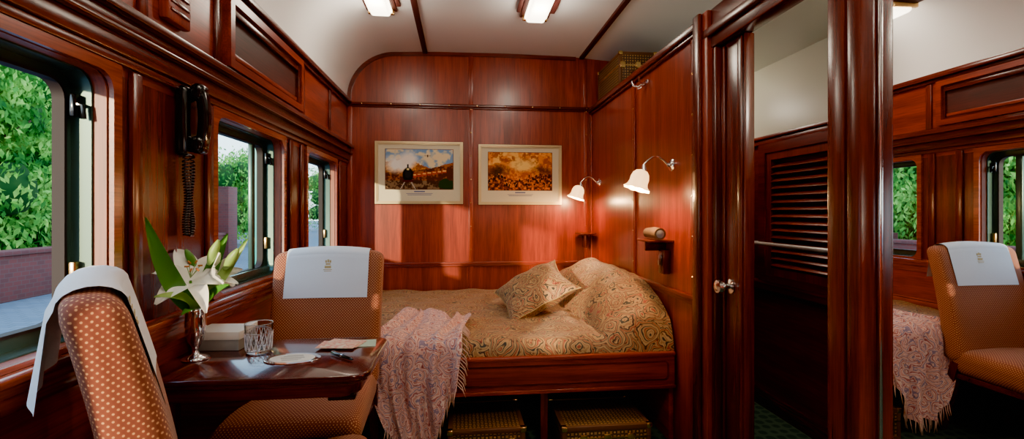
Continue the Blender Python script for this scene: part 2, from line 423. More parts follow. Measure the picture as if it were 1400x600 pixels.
w.box(XR,XR+.04,YF,1.165,0,.30,WY,0); w.box(XR,XR+.04,YF,1.165,1.97,2.12,WY,0); w.box(XR,XR+.04,YF,.1,.30,1.97,WZ,0)
w.done()
t=B('trim_8')
for y in (4.03,3.0,2.2): t.box(XR-.012,XR,y-.02,y+.02,.03,2.1,WZ,.004)
for z0,z1,p in ((2.07,2.09,.02),(2.09,2.125,.035),(.79,.81,.024),(.765,.79,.014)):
    t.box(XR-p,XR,2.12,YB-.02,z0,z1,DY if z0>1 else WY,.004)
for y in (3.0,2.2):
    for z in np.arange(.9,2.05,.2): t.lathe([(0,.004),(.004,.003),(.006,0)],(0,0,0),BRASS,8,M=Matrix.Translation((XR-.012,y,z))@Matrix.Rotation(R(-90),4,'Y'))
t.box(XR-.02,XR+.035,YF,1.165,2.09,2.127,DY,.004)
t.done()
r=B('luggage_shelf'); r.box(XR+.042,XO,YF,YB,2.13,2.155,CREAM,.002); r.done()
d=B('door_1')
d.box(XR-.050,XR-.001,1.99,2.115,0,2.124,WZ,.006)
d.box(XR-.070,XR-.050,2.03,2.09,0,2.124,DZ,.008)
d.box(XR-.03,XR+.02,1.955,1.99,0,1.95,DZ,.006)
d.box(XR+.0,XR+.045,1.79,1.96,0.01,1.95,DZ,.006)
d.box(XR-.008,XR+.0,1.80,1.83,0.01,1.94,DZ,.003)
d.box(XR-.008,XR+.0,1.925,1.95,0.01,1.94,DZ,.003)
d.box(XR-.035,XR+.04,1.18,1.99,1.95,2.124,DY,.006)
d.box(XR-.055,XR-.035,1.18,2.03,2.0,2.04,DY,.008)
d.box(XR-.055,XR+.04,1.232,1.295,0,1.95,DZ,.006)
d.box(XR-.055,XR+.04,1.178,1.228,0,1.95,DZ,.012)
kM=Matrix.Translation((XR-.0,1.885,.905))@Matrix.Rotation(R(-90),4,'Y')
d.lathe([(.0,0),(.030,0),(.030,.006),(.012,.010),(.010,.03),(.022,.038),(.030,.05),(.026,.064),(0,.068)],(0,0,0),CHROME,20,M=kM)
d.done()
m=B('wall_mirror')
m.box(XR-.001,XR+.035,.12,1.164,.32,1.96,MIRROR,0)
m.box(XR-.006,XR+.036,1.165,1.175,.30,1.965,CHROME,.003)
m.box(XR-.02,XR+.036,.06,1.175,.302,.318,WY,.004); m.box(XR-.02,XR+.036,.06,1.175,1.966,1.985,WY,.004); m.box(XR-.02,XR+.036,.102,.118,.32,1.96,WZ,.004)
m.done()
w=B('wall_corridor')
w.box(XO,XO+.06,YF,YB,0,1.66,CORRW,0); w.box(XO,XO+.06,YF,YB,1.66,2.6,CREAM,0)
w.done()
t=B('trim_9')
for z0,z1,p in ((1.64,1.67,.03),(1.67,1.69,.045),(.74,.78,.03),(.78,.80,.045)): t.box(XO-p,XO,YF,YB,z0,z1,WY,.004)
t.box(XO-.02,XO,YF,YB,0,.1,DY,.004)
t.done()
s=B('louvred_shutter')
y0,y1=2.02,2.70
s.ring(rrect(y0-.09,y1+.06,.80,1.635,.003,2),rrect(y0,y1,.84,1.58,.003,2),YZ,XO-.050,XO-.002,CORRW)
s.ring(rrect(y0,y1,.84,1.58,.003,2),rrect(y0+.045,y1-.045,.885,1.535,.003,2),YZ,XO-.040,XO-.002,WZ)
for i in range(15):
    z=.91+i*.042
    M=Matrix.Translation((XO-.022,0,z))@Matrix.Rotation(R(-38),4,'Y')
    s.box(-.022,.022,y0+.045,y1-.045,-.003,.003,WY,.001,M=M)
s.done()
h=B('grab_rail'); h.tube([(XO-.10,1.5,1.03),(XO-.10,3.0,1.03)],.012,SATIN,12)
for y in (1.6,2.80): h.tube([(XO-.10,y,1.03),(XO-.001,y,1.03)],.009,SATIN,10); h.lathe([(0,0),(.025,0),(.025,.006),(0,.008)],(0,0,0),SATIN,16,M=Matrix.Translation((XO-.001,y,1.03))@Matrix.Rotation(R(-90),4,'Y'))
h.done()

# ------------------------------------------------------------------ ceiling lights
def ceil_light(x,y,z=2.575,e=28):
    b=B('ceiling_light')
    b.box(x-.10,x+.10,y-.27,y+.27,z-.022,z,MATTW,.004)
    b.rbox((.15,.46,.055),.022,3,lambda p:(x+p.x*(1-.15*(p.z<0)),y+p.y,z-.048+p.z),FROST)
    for s in (-1,1):
        b.box(x-.085,x+.085,y+s*.235-.012,y+s*.235+.012,z-.055,z-.02,BRASS,.005)
    b.box(x-.13,x-.10,y-.20,y+.20,z-.018,z,MATTW,.006); b.box(x+.10,x+.13,y-.20,y+.20,z-.018,z,MATTW,.006)
    o=b.done()
    lamp('POINT','ceiling_tube',(x,y,z-.14),e,(1,.87,.70),.09,parent=o)
ceil_light(-.52,2.93,e=9); ceil_light(.50,2.93,e=9)
ceil_light(-.45,.75,e=15); ceil_light(.50,.75,e=15)  # unseen pair behind the camera, added to brighten the room
b=B('ceiling_light'); b.lathe([(.0,-.06),(.06,-.055),(.09,-.03),(.10,0)],(1.52,1.05,2.128),FROST,24); b.lathe([(.11,-.012),(.11,0)],(1.52,1.05,2.129),BRASS,24); o=b.done()  # unseen dome and bulb, added to brighten the corridor
lamp('POINT','corridor_fill',(1.45,1.05,1.95),18,(1,.88,.72),.06,parent=o)
b=B('ceiling_light'); b.lathe([(.0,-.06),(.06,-.055),(.09,-.03),(.10,0)],(1.52,3.15,2.128),FROST,24); b.lathe([(.11,-.012),(.11,0)],(1.52,3.15,2.129),BRASS,24); o=b.done()  # second unseen corridor dome, also added as fill
lamp('POINT','corridor_fill',(1.45,3.15,1.95),8,(1,.88,.72),.06,parent=o)
b=B('ceiling_vent'); b.box(.80,1.02,2.62,2.80,2.545,2.575,MATTW,.004)
for i in range(5): b.box(.82,1.0,2.64+i*.032,2.65+i*.032,2.538,2.546,MATTW,.001)
b.done()
b=B('added_fill_lamp'); fx,fy=.62,-.75  # unseen lamp behind the camera, added as fill for the lower room
b.lathe([(0,0),(.14,0),(.14,.015),(.03,.03),(.012,.05),(.012,1.38),(0,1.38)],(fx,fy,.001),BRASS,28)
b.lathe([(.20,1.30),(.14,1.58)],(fx,fy,.001),FILLSH,36,flute=(1,0))
o=b.done(); lamp('POINT','added_fill_bulb',(fx,fy,1.40),52,(1,.84,.66),.14,parent=o)

# ------------------------------------------------------------------ pictures
def vnoise(x,y,f,seed):
    r=np.random.RandomState(seed); g=r.rand(64,64)
    X=x*f;Y=y*f; i=np.floor(X).astype(int)%63; j=np.floor(Y).astype(int)%63
    a=X-np.floor(X); b=Y-np.floor(Y); a=a*a*(3-2*a); b=b*b*(3-2*b)
    return (g[i,j]*(1-a)+g[i+1,j]*a)*(1-b)+(g[i,j+1]*(1-a)+g[i+1,j+1]*a)*b
def fbm(x,y,f,s): return .5*vnoise(x,y,f,s)+.3*vnoise(x,y,f*2.3,s+1)+.2*vnoise(x,y,f*5.1,s+2)
def picture(x0,x1,z0,z1,kind):
    y=YB-.028
    b=B('framed_picture'); r=.002
    b.ring(rrect(x0-.004,x1+.004,z0-.004,z1+.004,r,2),rrect(x0,x1,z0,z1,r,2),XZ,y+.008,YB-.001,DX)
    b.ring(rrect(x0,x1,z0,z1,r,2),rrect(x0+.014,x1-.014,z0+.014,z1-.014,r,2),XZ,y,YB-.001,FRM)
    b.ring(rrect(x0+.014,x1-.014,z0+.014,z1-.014,r,2),rrect(x0+.024,x1-.024,z0+.024,z1-.024,r,2),XZ,y+.008,YB-.001,FRM)
    b.box(x0+.02,x1-.02,YB-.012,YB-.002,z0+.02,z1-.02,MATB,0)
    px0,px1,pz0,pz1=x0+.085,x1-.085,z0+.125,z1-.065
    b.box(px0-.004,px1+.004,YB-.0135,YB-.012,pz0-.004,pz1+.004,DX,0)
    xm=(x0+x1)/2
    for i,(wd,zz) in enumerate(((.09,.100),(.22,.085),(.20,.074))):
        b.box(xm-wd/2,xm+wd/2,YB-.0128,YB-.012,z0+zz,z0+zz+(.009 if i==0 else .004),TXT,0)
    fo=b.done()
    nx,nz=170,96
    u,v=np.meshgrid(np.linspace(0,1,nx),np.linspace(0,1,nz),indexing='ij')
    n=fbm(u,v*.7,7,11 if kind==1 else 31)
    n2=fbm(u+.3,v*.7,16,21); n3=fbm(u+.1,v*.6,34,41)
    C=np.zeros((nx,nz,3))
    def mix(mask,col):
        m=np.clip(mask,0,1)[...,None]; C[:]=C*(1-m)+np.array(col)*m
    sm=lambda e0,e1,x: np.clip((x-e0)/(e1-e0),0,1)
    if kind==1:
        mix(np.ones_like(u),(.42,.55,.72)); mix(sm(.45,.6,n)*.9,(.90,.80,.60))
        hill=.62+.14*np.sin(u*5+.5)+.1*(n2-.5); mix((v<hill)*1.0,(.52,.26,.09)); mix((v<hill)*sm(.45,.62,n2),(.85,.54,.18))
        hill2=.42+.25*u*u+.06*(n2-.5); mix((v<hill2)*1.0,(.28,.12,.05)); mix((v<hill2)*sm(.5,.65,n2),(.58,.30,.10))
        mix(sm(.26,.1,np.hypot((u-.18)*1.0,(v-.62)*.9)+.12*(n-.5)),(.93,.91,.88))
        mix(sm(.20,.08,np.hypot((u-.34)*1.2,(v-.72)*.7)+.10*(n-.5)),(.92,.88,.84))
        mix((v<.22)*1.0,(.22,.13,.08)); mix((v<.22)*sm(.5,.6,n2),(.46,.36,.26))
        for k in range(7): 
            cx=.42+.075*k; cz=.34+.018*k; mix(((abs(u-cx)<.034)&(abs(v-cz)<.055-.003*k))*1.0,(.58,.12,.05) if k%2 else (.66,.18,.06)); mix(((abs(u-cx)<.024)&(abs(v-cz-.015)<.014))*1.0,(.88,.68,.36))
        mix(sm(1.15,.95,np.hypot((u-.33)/.075,(v-.36)/.17)),(.02,.02,.025)); mix(((abs(u-.33)<.08)&(abs(v-.20)<.03))*1.0,(.25,.02,.02))
        mix((np.hypot((u-.33)/.045,(v-.38)/.10)<1)*1.0,(.10,.10,.11)); mix((np.hypot((u-.33)/.018,(v-.50)/.026)<1)*1.0,(.95,.85,.55)); mix(((abs(u-.33)<.012)&(abs(v-.58)<.05))*1.0,(.02,.02,.02))
        mix(((abs(v-.84)<.008)&(abs(u-.62)<.05))*1.0,(.25,.12,.1)); mix(((abs(v-.84)<.03)&(abs(u-.62)<.008))*1.0,(.25,.12,.1))
        for k in (-1,1): mix((abs(u-.33-k*.04-(.2-v)*.35*k)<.006)*(v<.17),(.7,.66,.6))
        mix((np.hypot((u-.9)/.12,(v-.12)/.14)<1+.8*(n2-.5))*1.0,(.10,.18,.05))
    else:
        mix(np.ones_like(u),(.86,.48,.13)); mix(sm(.42,.6,n),(.96,.70,.30)); mix(sm(.50,.66,n2)*.8,(.55,.20,.06))
        ridge=.60+.10*np.sin(u*9)+.16*(n-.5); mix((v<ridge)*.8,(.66,.26,.06)); mix((v<ridge)*sm(.48,.6,n3)*.8,(.92,.55,.13))
        low=.36+.10*np.sin(u*6+2)+.10*(n2-.5); mix((v<low)*.8,(.38,.13,.05)); mix((v<low)*sm(.52,.60,n3)*.9,(.80,.42,.10)); mix((v<low)*sm(.44,.34,n3)*.8,(.12,.06,.04))
        mix(sm(.28,.08,np.hypot(u-.55,(v-.66)*1.3))*.8,(1,.82,.42)); mix(sm(.20,.06,np.hypot(u-.14,v-.50)+.15*(n2-.5))*.8,(.12,.09,.07)); mix(sm(.16,.06,np.hypot(u-.86,v-.55)+.2*(n2-.5))*.7,(.22,.10,.06))
        for k in range(26):
            cx,cz=rng.rand(),.08+.30*rng.rand(); mix((np.hypot((u-cx)/.010,(v-cz)/.05)<1)*1.0,(.10,.06,.04)); mix((np.hypot((u-cx)/.007,(v-cz-.055)/.014)<1)*1.0,(.8,.5,.3))
    me=bpy.data.meshes.new('painting_print')
    V=np.stack([px0+u*(px1-px0),np.full_like(u,YB-.0145),pz0+v*(pz1-pz0)],-1).reshape(-1,3)
    F=[(i*nz+j,(i+1)*nz+j,(i+1)*nz+j+1,i*nz+j+1) for i in range(nx-1) for j in range(nz-1)]
    me.from_pydata(V.tolist(),[],F)
    at=me.color_attributes.new('Col','FLOAT_COLOR','POINT')
    at.data.foreach_set('color',np.concatenate([C.reshape(-1,3)**2.1,np.ones((nx*nz,1))],1).ravel())
    me.materials.append(VC); o=bpy.data.objects.new('painting_print',me); scene.collection.objects.link(o)
    attach(o,fo)
picture(-.714,.018,1.29,1.815,1); picture(.149,.872,1.285,1.80,2)

# ------------------------------------------------------------------ sconces
def sconce(y,z):
    b=B('wall_sconce'); x=XR-.001
    M=Matrix.Translation((x,y,z))@Matrix.Rotation(R(-90),4,'Y')
    b.lathe([(0,0),(.034,0),(.034,.006),(.028,.012),(.014,.018),(.010,.03),(0,.032)],(0,0,0),CHROME,24,M=M)
    pts=[]
    for i in range(15):
        t=i/14; a=R(180*t); pts.append((x-.025-.135*t,y,z+.045*math.sin(a)))
    b.tube(pts,.006,CHROME,10)
    cx=x-.16
    b.tube([(cx,y,z+.002),(cx,y,z-.035)],[.011,.017],CHROME,14)
    pr=[(.014,-.03),(.030,-.036),(.043,-.052),(.049,-.075),(.048,-.100),(.053,-.120),(.068,-.138)]
    T=Matrix.Translation((cx,y,z))@Matrix.Rotation(R(18),4,'Y')
    b.lathe(pr,(0,0,0),TULIP,48,M=T,flute=(8,.12))
    o=b.done()
    lamp('POINT','sconce_bulb',(cx-.01,y,z-.135),20,(1,.58,.25),.03,parent=o)
sconce(2.44,1.475); sconce(3.78,1.465)
b=B('coat_hook'); y,z=2.79,2.02
b.box(XR-.012,XR-.0,y-.035,y+.035,z-.012,z+.012,CHROME,.004)
for s in (-1,1):
    b.tube([(XR-.01,y+s*.02,z),(XR-.045,y+s*.035,z-.02),(XR-.07,y+s*.05,z-.012),(XR-.08,y+s*.055,z+.018)],[.006,.006,.006,.008],CHROME,8)
    b.tube([(XR-.01,y+s*.02,z),(XR-.03,y+s*.03,z-.03),(XR-.05,y+s*.035,z-.035)],.005,CHROME,8)
b.done()
b=B('bedside_shelf'); y,z=2.53,1.055
b.prism([(XR-.13,y-.09),(XR-.001,y-.11),(XR-.001,y+.11),(XR-.13,y+.09)],XY,z,z+.014,DY,.003)
b.box(XR-.12,XR-.001,y-.008,y+.008,z-.05,z,DY,.004)
b.box(XR-.045,XR-.001,y-.07,y+.0,z-.175,z-.04,DZ,.008); b.box(XR-.05,XR-.044,y-.06,y-.01,z-.13,z-.07,BLACK,.002)
b.done()
b=B('rolled_newspaper')
b.tube([(XR-.075,y-.10,z+.047),(XR-.075,y-.03,z+.050),(XR-.075,y+.07,z+.047)],[.032,.033,.028],plain('newsprint',(.14,.08,.04),.7,bump=.6,bscale=120),18)
b.tube([(XR-.075,y-.101,z+.047),(XR-.075,y-.106,z+.047)],[.022,.006],PAPERG,16); b.done()
b=B('bedside_shelf'); y,z=3.92,1.03
b.box(XR-.15,XR-.013,y-.08,y+.10,z,z+.014,DX,.004); b.box(XR-.10,XR-.085,y-.04,y+.06,z-.11,z,DX,.004); b.box(XR-.13,XR-.05,y+.05,y+.11,z-.03,z-.01,DX,.003); b.done()

# ------------------------------------------------------------------ suitcase
def suitcase(x0,x1,y0,y1,z0,z1,nm='suitcase'):
    b=B(nm)
    b.box(x0,x1,y0,y1,z0,z1,MONO,.012); e=.004; w_=.022
    for a,c in ((x0,x0+w_),(x1-w_,x1)):
        for d_,g in ((z0,z0+w_),(z1-w_,z1)): b.box(a-(e if a==x0 else 0),c+(e if c==x1 else 0),y0-e*.5,y1+e*.5,d_,g+(e if g==z1 else 0),LEATH,.006)
    for a,c in ((y0,y0+w_),(y1-w_,y1)):
        for d_,g in ((z0,z0+w_),(z1-w_,z1)): b.box(x0-e*.4,x1+e*.4,a-(e if a==y0 else 0),c+(e if c==y1 else 0),d_,g+(e if g==z1 else 0),LEATH,.006)
        for xx in ((x0-e,x0+w_),(x1-w_,x1+e)): b.box(xx[0],xx[1],a-e*.7,c+e*.7,z0,z1,LEATH,.006)
    for xx in (x0,x1):
        for yy in (y0,y1): b.box(xx-.008 if xx==x0 else xx-.022,xx+.022 if xx==x0 else xx+.008,yy-.008 if yy==y0 else yy-.022,yy+.022 if yy==y0 else yy+.008,z1-.020,z1+.007,BRASS,.005)
    zm=z0+(z1-z0)*.62; b.box(x0-.003,x1+.003,y0-.003,y1+.003,zm-.004,zm+.004,BRASS,.002)
    xm=(x0+x1)/2
    for dx in (-.12,.0,.12): b.box(xm+dx-.018,xm+dx+.018,y0-.012,y0-.002,zm-.022,zm+.022,BRASS,.003)
    b.tube([(xm-.06,y0-.004,zm-.05),(xm-.055,y0-.03,zm-.055),(xm+.055,y0-.03,zm-.055),(xm+.06,y0-.004,zm-.05)],.007,LEATH,8)
    b.done()
suitcase(-.06,.31,2.28,2.64,.001,.165); suitcase(.50,.95,2.28,2.64,.001,.155)
suitcase(XR+.03,XR+.31,3.38,3.93,2.157,2.41)

# ------------------------------------------------------------------ bed
bed=B('bed'); BY=2.38
bed.box(XL+.022,XR-.014,BY,BY+.035,.29,.475,WX,.006)
bed.box(XL+.022,XR-.014,BY-.012,BY+.04,.46,.485,WX,.008)
bed.box(XL+.022,XR-.014,BY-.008,BY,.292,.312,WX,.004)
pts_o=rrect(-.85,XR-.05,.335,.437,.022,4); pts_i=rrect(-.843,XR-.057,.342,.430,.018,4)
bed.ring(pts_o,pts_i,XZ,BY-.005,BY+.002,DX)
bed.box(XL+.022,XR-.014,BY+.035,YB-.03,.30,.35,DX,0)
for x in (-.3,.43): bed.box(x-.02,x+.02,BY+.03,BY+.07,0,.30,DZ,.003)
bed.box(XR-.04,XR-.014,BY+.02,YB-.03,0,.30,WY,.002)
def sm(t): t=max(0,min(1,t)); return t*t*(3-2*t)
def rnd(t,p=2.2,q=.5): t=max(0,min(1,t)); return (1-(1-t)**p)**q
X0,X1=XL+.03,XR-.016
def spread(u,v):
    x=X0+u*(X1-X0); L=.14+(YB-.04-(BY+.01)); s=v*L
    wr=.006*math.sin(x*9+s*4)+.004*math.sin(x*23-s*11)+.003*math.sin(s*31+x*5)
    if s<.14:
        t=s/.14; yy=BY+.008+.05*(1-math.cos(t*math.pi/2)); zt=.475+ (.09)*math.sin(t*math.pi/2)
    else:
        yy=BY+.058+(s-.14)*( (YB-.04-BY-.058)/(L-.14)); zt=.565; t=1
    x0=.72+.03*math.sin(yy*3)+.02*(yy-2.4)
    hx=rnd((x-x0)/.34,2.0,.60); hy=rnd((yy-BY-.01)/.42,2.0,.55)*(1-.35*sm((yy-3.55)/.4))
    hump=(.245+.05*sm((yy-2.5)/.8)+.012*math.sin(yy*7))*hx*hy*(1-.12*sm((x-1.02)/.1))
    crease=-.012*math.exp(-((x-x0+.02)/.03)**2)
    return (x,yy,zt+t*(wr+hump+crease))
bed.grid(spread,150,130,SPREAD)
bed.done()
def pillow(nm,M,sx,sy,h,mat):
    b=B(nm)
    for sg in (-1,1):
        def fn(u,v):
            a=u*2-1; c=v*2-1
            k=(max(0,(1-abs(a)**2.6))*max(0,(1-abs(c)**2.6)))**.5
            ex=1+.06*(abs(a)*abs(c))**3-.05*(1-abs(c))*abs(a)**4
            ey=1+.06*(abs(a)*abs(c))**3
            return (a*sx*ex*(1-.07*(1-c*c)),c*sy*ey*(1-.07*(1-a*a)),sg*h*k+.004*math.sin(a*9+c*5))
        b.grid(fn,30,30,mat,M=M)
    e=[]
    for i in range(81):
        t=i/80*4; k=int(t)%4; f=t-int(t); q=[(-1+2*f,-1),(1,-1+2*f),(1-2*f,1),(-1,1-2*f)][k]
        a,c=q; ex=1+.06*(abs(a)*abs(c))**3-.05*(1-abs(c))*abs(a)**4; ey=1+.06*(abs(a)*abs(c))**3
        e.append(M@Vector((a*sx*ex*(1-.07*(1-c*c)),c*sy*ey*(1-.07*(1-a*a)),.004*math.sin(a*9+c*5))))
    b.tube(e,.004,PIPING,6)
    b.done()
M=Matrix.Translation((.485,3.10,.70))@Matrix.Rotation(R(0),4,'Z')@Matrix.Rotation(R(-27),4,'Y')@Matrix.Rotation(R(14),4,'X')
pillow('cushion',M,.235,.25,.10,SPREAD)
th=B('throw_blanket')
LT=.52
def thr(u,v):
    zend=.085+.24*sm((u-.60)/.40)-.03*math.sin(u*3.0)+.06*sm((.2-u)/.2)
    Lh=.50-zend; L=LT+.06+Lh; s=v*L
    xc=-.42+.46*u+ (.05*math.sin(v*5+1))*(1-u*.3)
    fold=math.sin(u*26+2*math.sin(v*3))*.5+math.sin(u*45+v*2)*.25
    if s<LT:
        k=s/LT; y=BY+.0+LT-s+.04; y+=.10*math.sin(u*6)*(1-k); z=.594+.020*(fold+.6)+.016*(1-k)*math.sin(u*17+v*9)
        x=xc+.03*math.sin(u*12)*(1-k)
        return (x,y,z)
    e=s-LT; y0=BY-.018
    if e<.06:
        k=e/.06; a=k*math.pi/2
        return (xc,y0+.058*(1-math.sin(a))-.020*k*(fold+.9),.594-.060*(1-math.cos(a))+.020*(fold+.6)*(1-k))
    k=(e-.06)/max(1e-4,Lh)
    nar=1-.27*k; x=-.16+(xc+.16)*nar
    return (x,y0-.020*(fold+.9)-.045*k*(fold*.8+.8),.534-(e-.06))
th.grid(thr,110,80,SHAWL)
for i in range(46):
    u=(i+.5)/46; p=Vector(thr(u,1.0)); q=p+Vector((random.uniform(-.012,.012)-.008,random.uniform(-.01,.006),-.055-random.random()*.02))
    th.tube([p+Vector((0,0,.004)),(p+q)/2+Vector((random.uniform(-.006,.006),0,0)),q],[.0022,.0026,.0014],FRINGE,5)
for i in range(24):
    v=(i+.5)/24*.45+.52; p=Vector(thr(1,v)); q=p+Vector((.03+random.random()*.012,-.004,-.045-random.random()*.02))
    th.tube([p,(p+q)/2+Vector((.006,0,.004)),q],[.002,.0025,.0013],FRINGE,5)
th.done(angle=180)

# ------------------------------------------------------------------ table
t=B('side_table'); TZ=.74
pts=[(XL+.002,1.425),(-.33,1.425)]+[(-.33+.055*math.sin(R(a)),1.48-.055*math.cos(R(a))) for a in range(15,91,15)]+[(-.275+.0,1.80)]+[(-.33+.055*math.cos(R(a)),1.805+.055*math.sin(R(a))) for a in range(15,91,15)]+[(XL+.002,1.86)]
def inset(P,k): 
    return [(x if x<XL+.01 else x-k, y+k if y<1.6 else y-k) for x,y in P]
t.prism(pts,XY,TZ-.018,TZ,TW,.006)
t.prism(inset(pts,.012),XY,TZ-.034,TZ-.017,TW,.005)
t.prism(inset(pts,.035),XY,TZ-.075,TZ-.033,DX,.003)
br=[(XL+.002,TZ-.075),(-.48,TZ-.075),(-.50,TZ-.10)]+[(XL+.06+.36*(1-math.sin(R(a))),TZ-.10-.36*(1-math.cos(R(a)))) for a in range(10,91,8)]+[(XL+.03,TZ-.52),(XL+.002,TZ-.52)]
t.prism(br,XZ,1.63,1.66,DX,.004)
t.box(XL+.022,XL+.04,1.58,1.71,TZ-.55,TZ-.075,DZ,.004)
for x in (-.36,): t.box(x-.04,x+.04,1.47,1.53,TZ-.09,TZ-.07,BLACK,.003)
t.done()
v=B('flower_vase'); vx,vy=-.862,1.64
v.lathe([(0,0),(.040,0),(.042,.004),(.030,.010),(.012,.016),(.009,.028),(.012,.038),(.022,.058),(.029,.085),(.031,.110),(.029,.135),(.030,.155),(.037,.170),(.034,.170),(.027,.155),(.025,.135),(.026,.11),(0,.08)],(vx,vy,TZ+.001),SILVER,32)
hx,hy,hz=vx+.0,vy-.03,1.01
top=(vx,vy,TZ+.15)
v.tube([top,(vx-.005,vy-.01,.95),(hx,hy,hz-.01)],.004,LEAF,8)
face=Vector((.50,-.62,.75)).normalized()
e1=face.cross(Vector((0,0,1))).normalized(); e2=e1.cross(face)
c0=Vector((hx,hy,hz)); ANTH=plain('anther',(.45,.16,.03),.7)
for k in range(6):
    a=R(60*k+20); d=e1*math.cos(a)+e2*math.sin(a); ln=.122 if k%2 else .132
    v.leaf(c0-face*.03,c0+face*.045+d*.05,c0+d*ln-face*.016,.066 if k%2 else .054,face,.18,LILY,14)
for k in range(6):
    a=R(60*k); d=e1*math.cos(a)+e2*math.sin(a); q=c0+face*.06+d*.018
    v.tube([c0,q],.0012,LEAF2,5); v.tube([q-d*.006,q+d*.006],.003,ANTH,6)
f2=Vector((.9,-.25,.3)).normalized(); g1=f2.cross(Vector((0,0,1))).normalized(); g2=g1.cross(f2); c1=Vector((vx+.06,vy,1.02))
v.tube([top,(vx+.02,vy,.96),c1],.0035,LEAF,8)
for k in range(6):
    a=R(60*k+10); d=g1*math.cos(a)+g2*math.sin(a)
    v.leaf(c1-f2*.03,c1+f2*.02+d*.03,c1+d*.062+f2*.05,.036,f2,.2,LILY,12)
def bud(p,q,r,m): 
    p,q=Vector(p),Vector(q); P=[p.lerp(q,i/8) for i in range(9)]; v.tube(P,[r*(.15+math.sin(math.pi*(.08+.86*i/8)))for i in range(9)],m,10)
bud((vx+.05,vy-.02,1.05),(vx+.085,vy-.03,1.13),.013,LEAF2); bud((vx+.09,vy,1.03),(vx+.14,vy-.02,1.10),.014,LEAF2); bud((vx+.0,vy+.0,1.04),(vx-.02,vy-.02,1.10),.011,LEAF)
v.leaf(top,(vx-.02,vy-.12,1.0),(vx-.035,vy-.19,1.205),.055,(.6,-.8,.1),.12,LEAF,16)
v.leaf(top,(vx+.02,vy-.06,.97),(vx-.03,vy-.16,.97),.040,(.2,-.8,.6),.15,LEAF2)
v.leaf(top,(vx+.07,vy-.03,.97),(vx+.13,vy-.05,.985),.045,(.1,-.7,.7),.15,LEAF)
v.leaf(top,(vx+.05,vy+.01,1.06),(vx+.10,vy+.0,1.15),.042,(.3,-.9,.1),.15,LEAF)
v.leaf(top,(vx+.08,vy,1.0),(vx+.155,vy+.02,1.13),.036,(.1,-.9,.3),.15,LEAF2)
v.leaf(top,(vx+.03,vy-.05,.93),(vx+.03,vy-.13,.91),.040,(.1,-.5,.8),.1,LEAF)
v.done(angle=180)
b=B('gift_box'); Mx=Matrix.Translation((-.845,1.785,TZ+.001))@Matrix.Rotation(R(-4),4,'Z')
b.box(-.075,.085,-.06,.06,0,.040,PAPERG,.002,M=Mx); b.box(-.079,.089,-.064,.064,.038,.066,PAPER,.002,M=Mx); b.done()
b=B('drinking_glass'); gx,gy=-.69,1.70
b.lathe([(0,0),(.036,0),(.040,.004),(.045,.098),(.0445,.100),(.042,.098),(.037,.014),(0,.012)],(gx,gy,TZ+.001),GLASS,32)
for zz,rr in ((.012,.0415),(.070,.0445),(.0995,.0438)):
    b.tube([(gx+rr*math.cos(R(a)),gy+rr*math.sin(R(a)),TZ+zz) for a in range(0,361,15)],.0012,CUT,5)
for k in range(16):
    a0=2*math.pi*k/16
    for sg in (-1,1):
        P=[((.0395+.0045*(z/.09)+.0012)*math.cos(a0+sg*z*6)+gx,(.0395+.0045*(z/.09)+.0012)*math.sin(a0+sg*z*6)+gy,TZ+.012+z) for z in np.linspace(0,.055,6)]
        b.tube(P,.0014,LINEN,4)
b.done()
b=B('oval_coaster'); P=[(-.545+.088*math.cos(R(a)),1.60+.058*math.sin(R(a))) for a in range(0,360,10)]
b.prism(P,XY,TZ+.001,TZ+.005,SILVER,.001); P2=[(-.545+.070*math.cos(R(a)),1.60+.044*math.sin(R(a))) for a in range(0,360,10)]
b.prism(P2,XY,TZ+.005,TZ+.0062,PAPER,.0003)
for i in range(5):
    wd=.075-.012*abs(i-2); b.box(-.545-wd/2,-.545+wd/2,1.60+(i-2)*.013-.002,1.60+(i-2)*.013+.002,TZ+.0062,TZ+.0066,PAPERG,0)
b.done()
def cards():
    m,nt,b_=newmat('floral_card'); tc=nt.nodes.new('ShaderNodeTexCoord'); n=nt.nodes.new('ShaderNodeTexNoise'); n.inputs['Scale'].default_value=40; nt.links.new(tc.outputs['Object'],n.inputs['Vector'])
    c=ramp(nt,n.outputs['Fac'],[(.4,(.72,.62,.48)),(.5,(.65,.22,.18)),(.6,(.75,.5,.35))]); nt.links.new(c,b_.inputs['Base Color']); return m
FC=cards()
b=B('postcards')
for i,(x,y,a,m_) in enumerate(((-.375,1.765,8,plain('green_card',(.42,.55,.42),.6)),(-.42,1.765,-14,FC),(-.435,1.735,-4,FC))):
    b.box(-.065,.065,-.045,.045,0,.0015,m_,0,M=Matrix.Translation((x,y,TZ+.001+.003*i))@Matrix.Rotation(R(a),4,'Z')@Matrix.Rotation(R(1),4,'Y'))
b.done()
b=B('fountain_pen'); p=Vector((-.435,1.64,TZ+.008)); q=Vector((-.345,1.555,TZ+.008))
b.tube([p.lerp(q,k) for k in (0,.05,.45,.55,.95,1)],[.003,.006,.0065,.0065,.005,.002],BLACK,12); b.tube([p.lerp(q,.5),p.lerp(q,.56)],.0071,SILVER,12)
b.tube([p.lerp(q,.06)+Vector((0,0,.007)),p.lerp(q,.4)+Vector((0,0,.007))],.0015,SILVER,6); b.done()

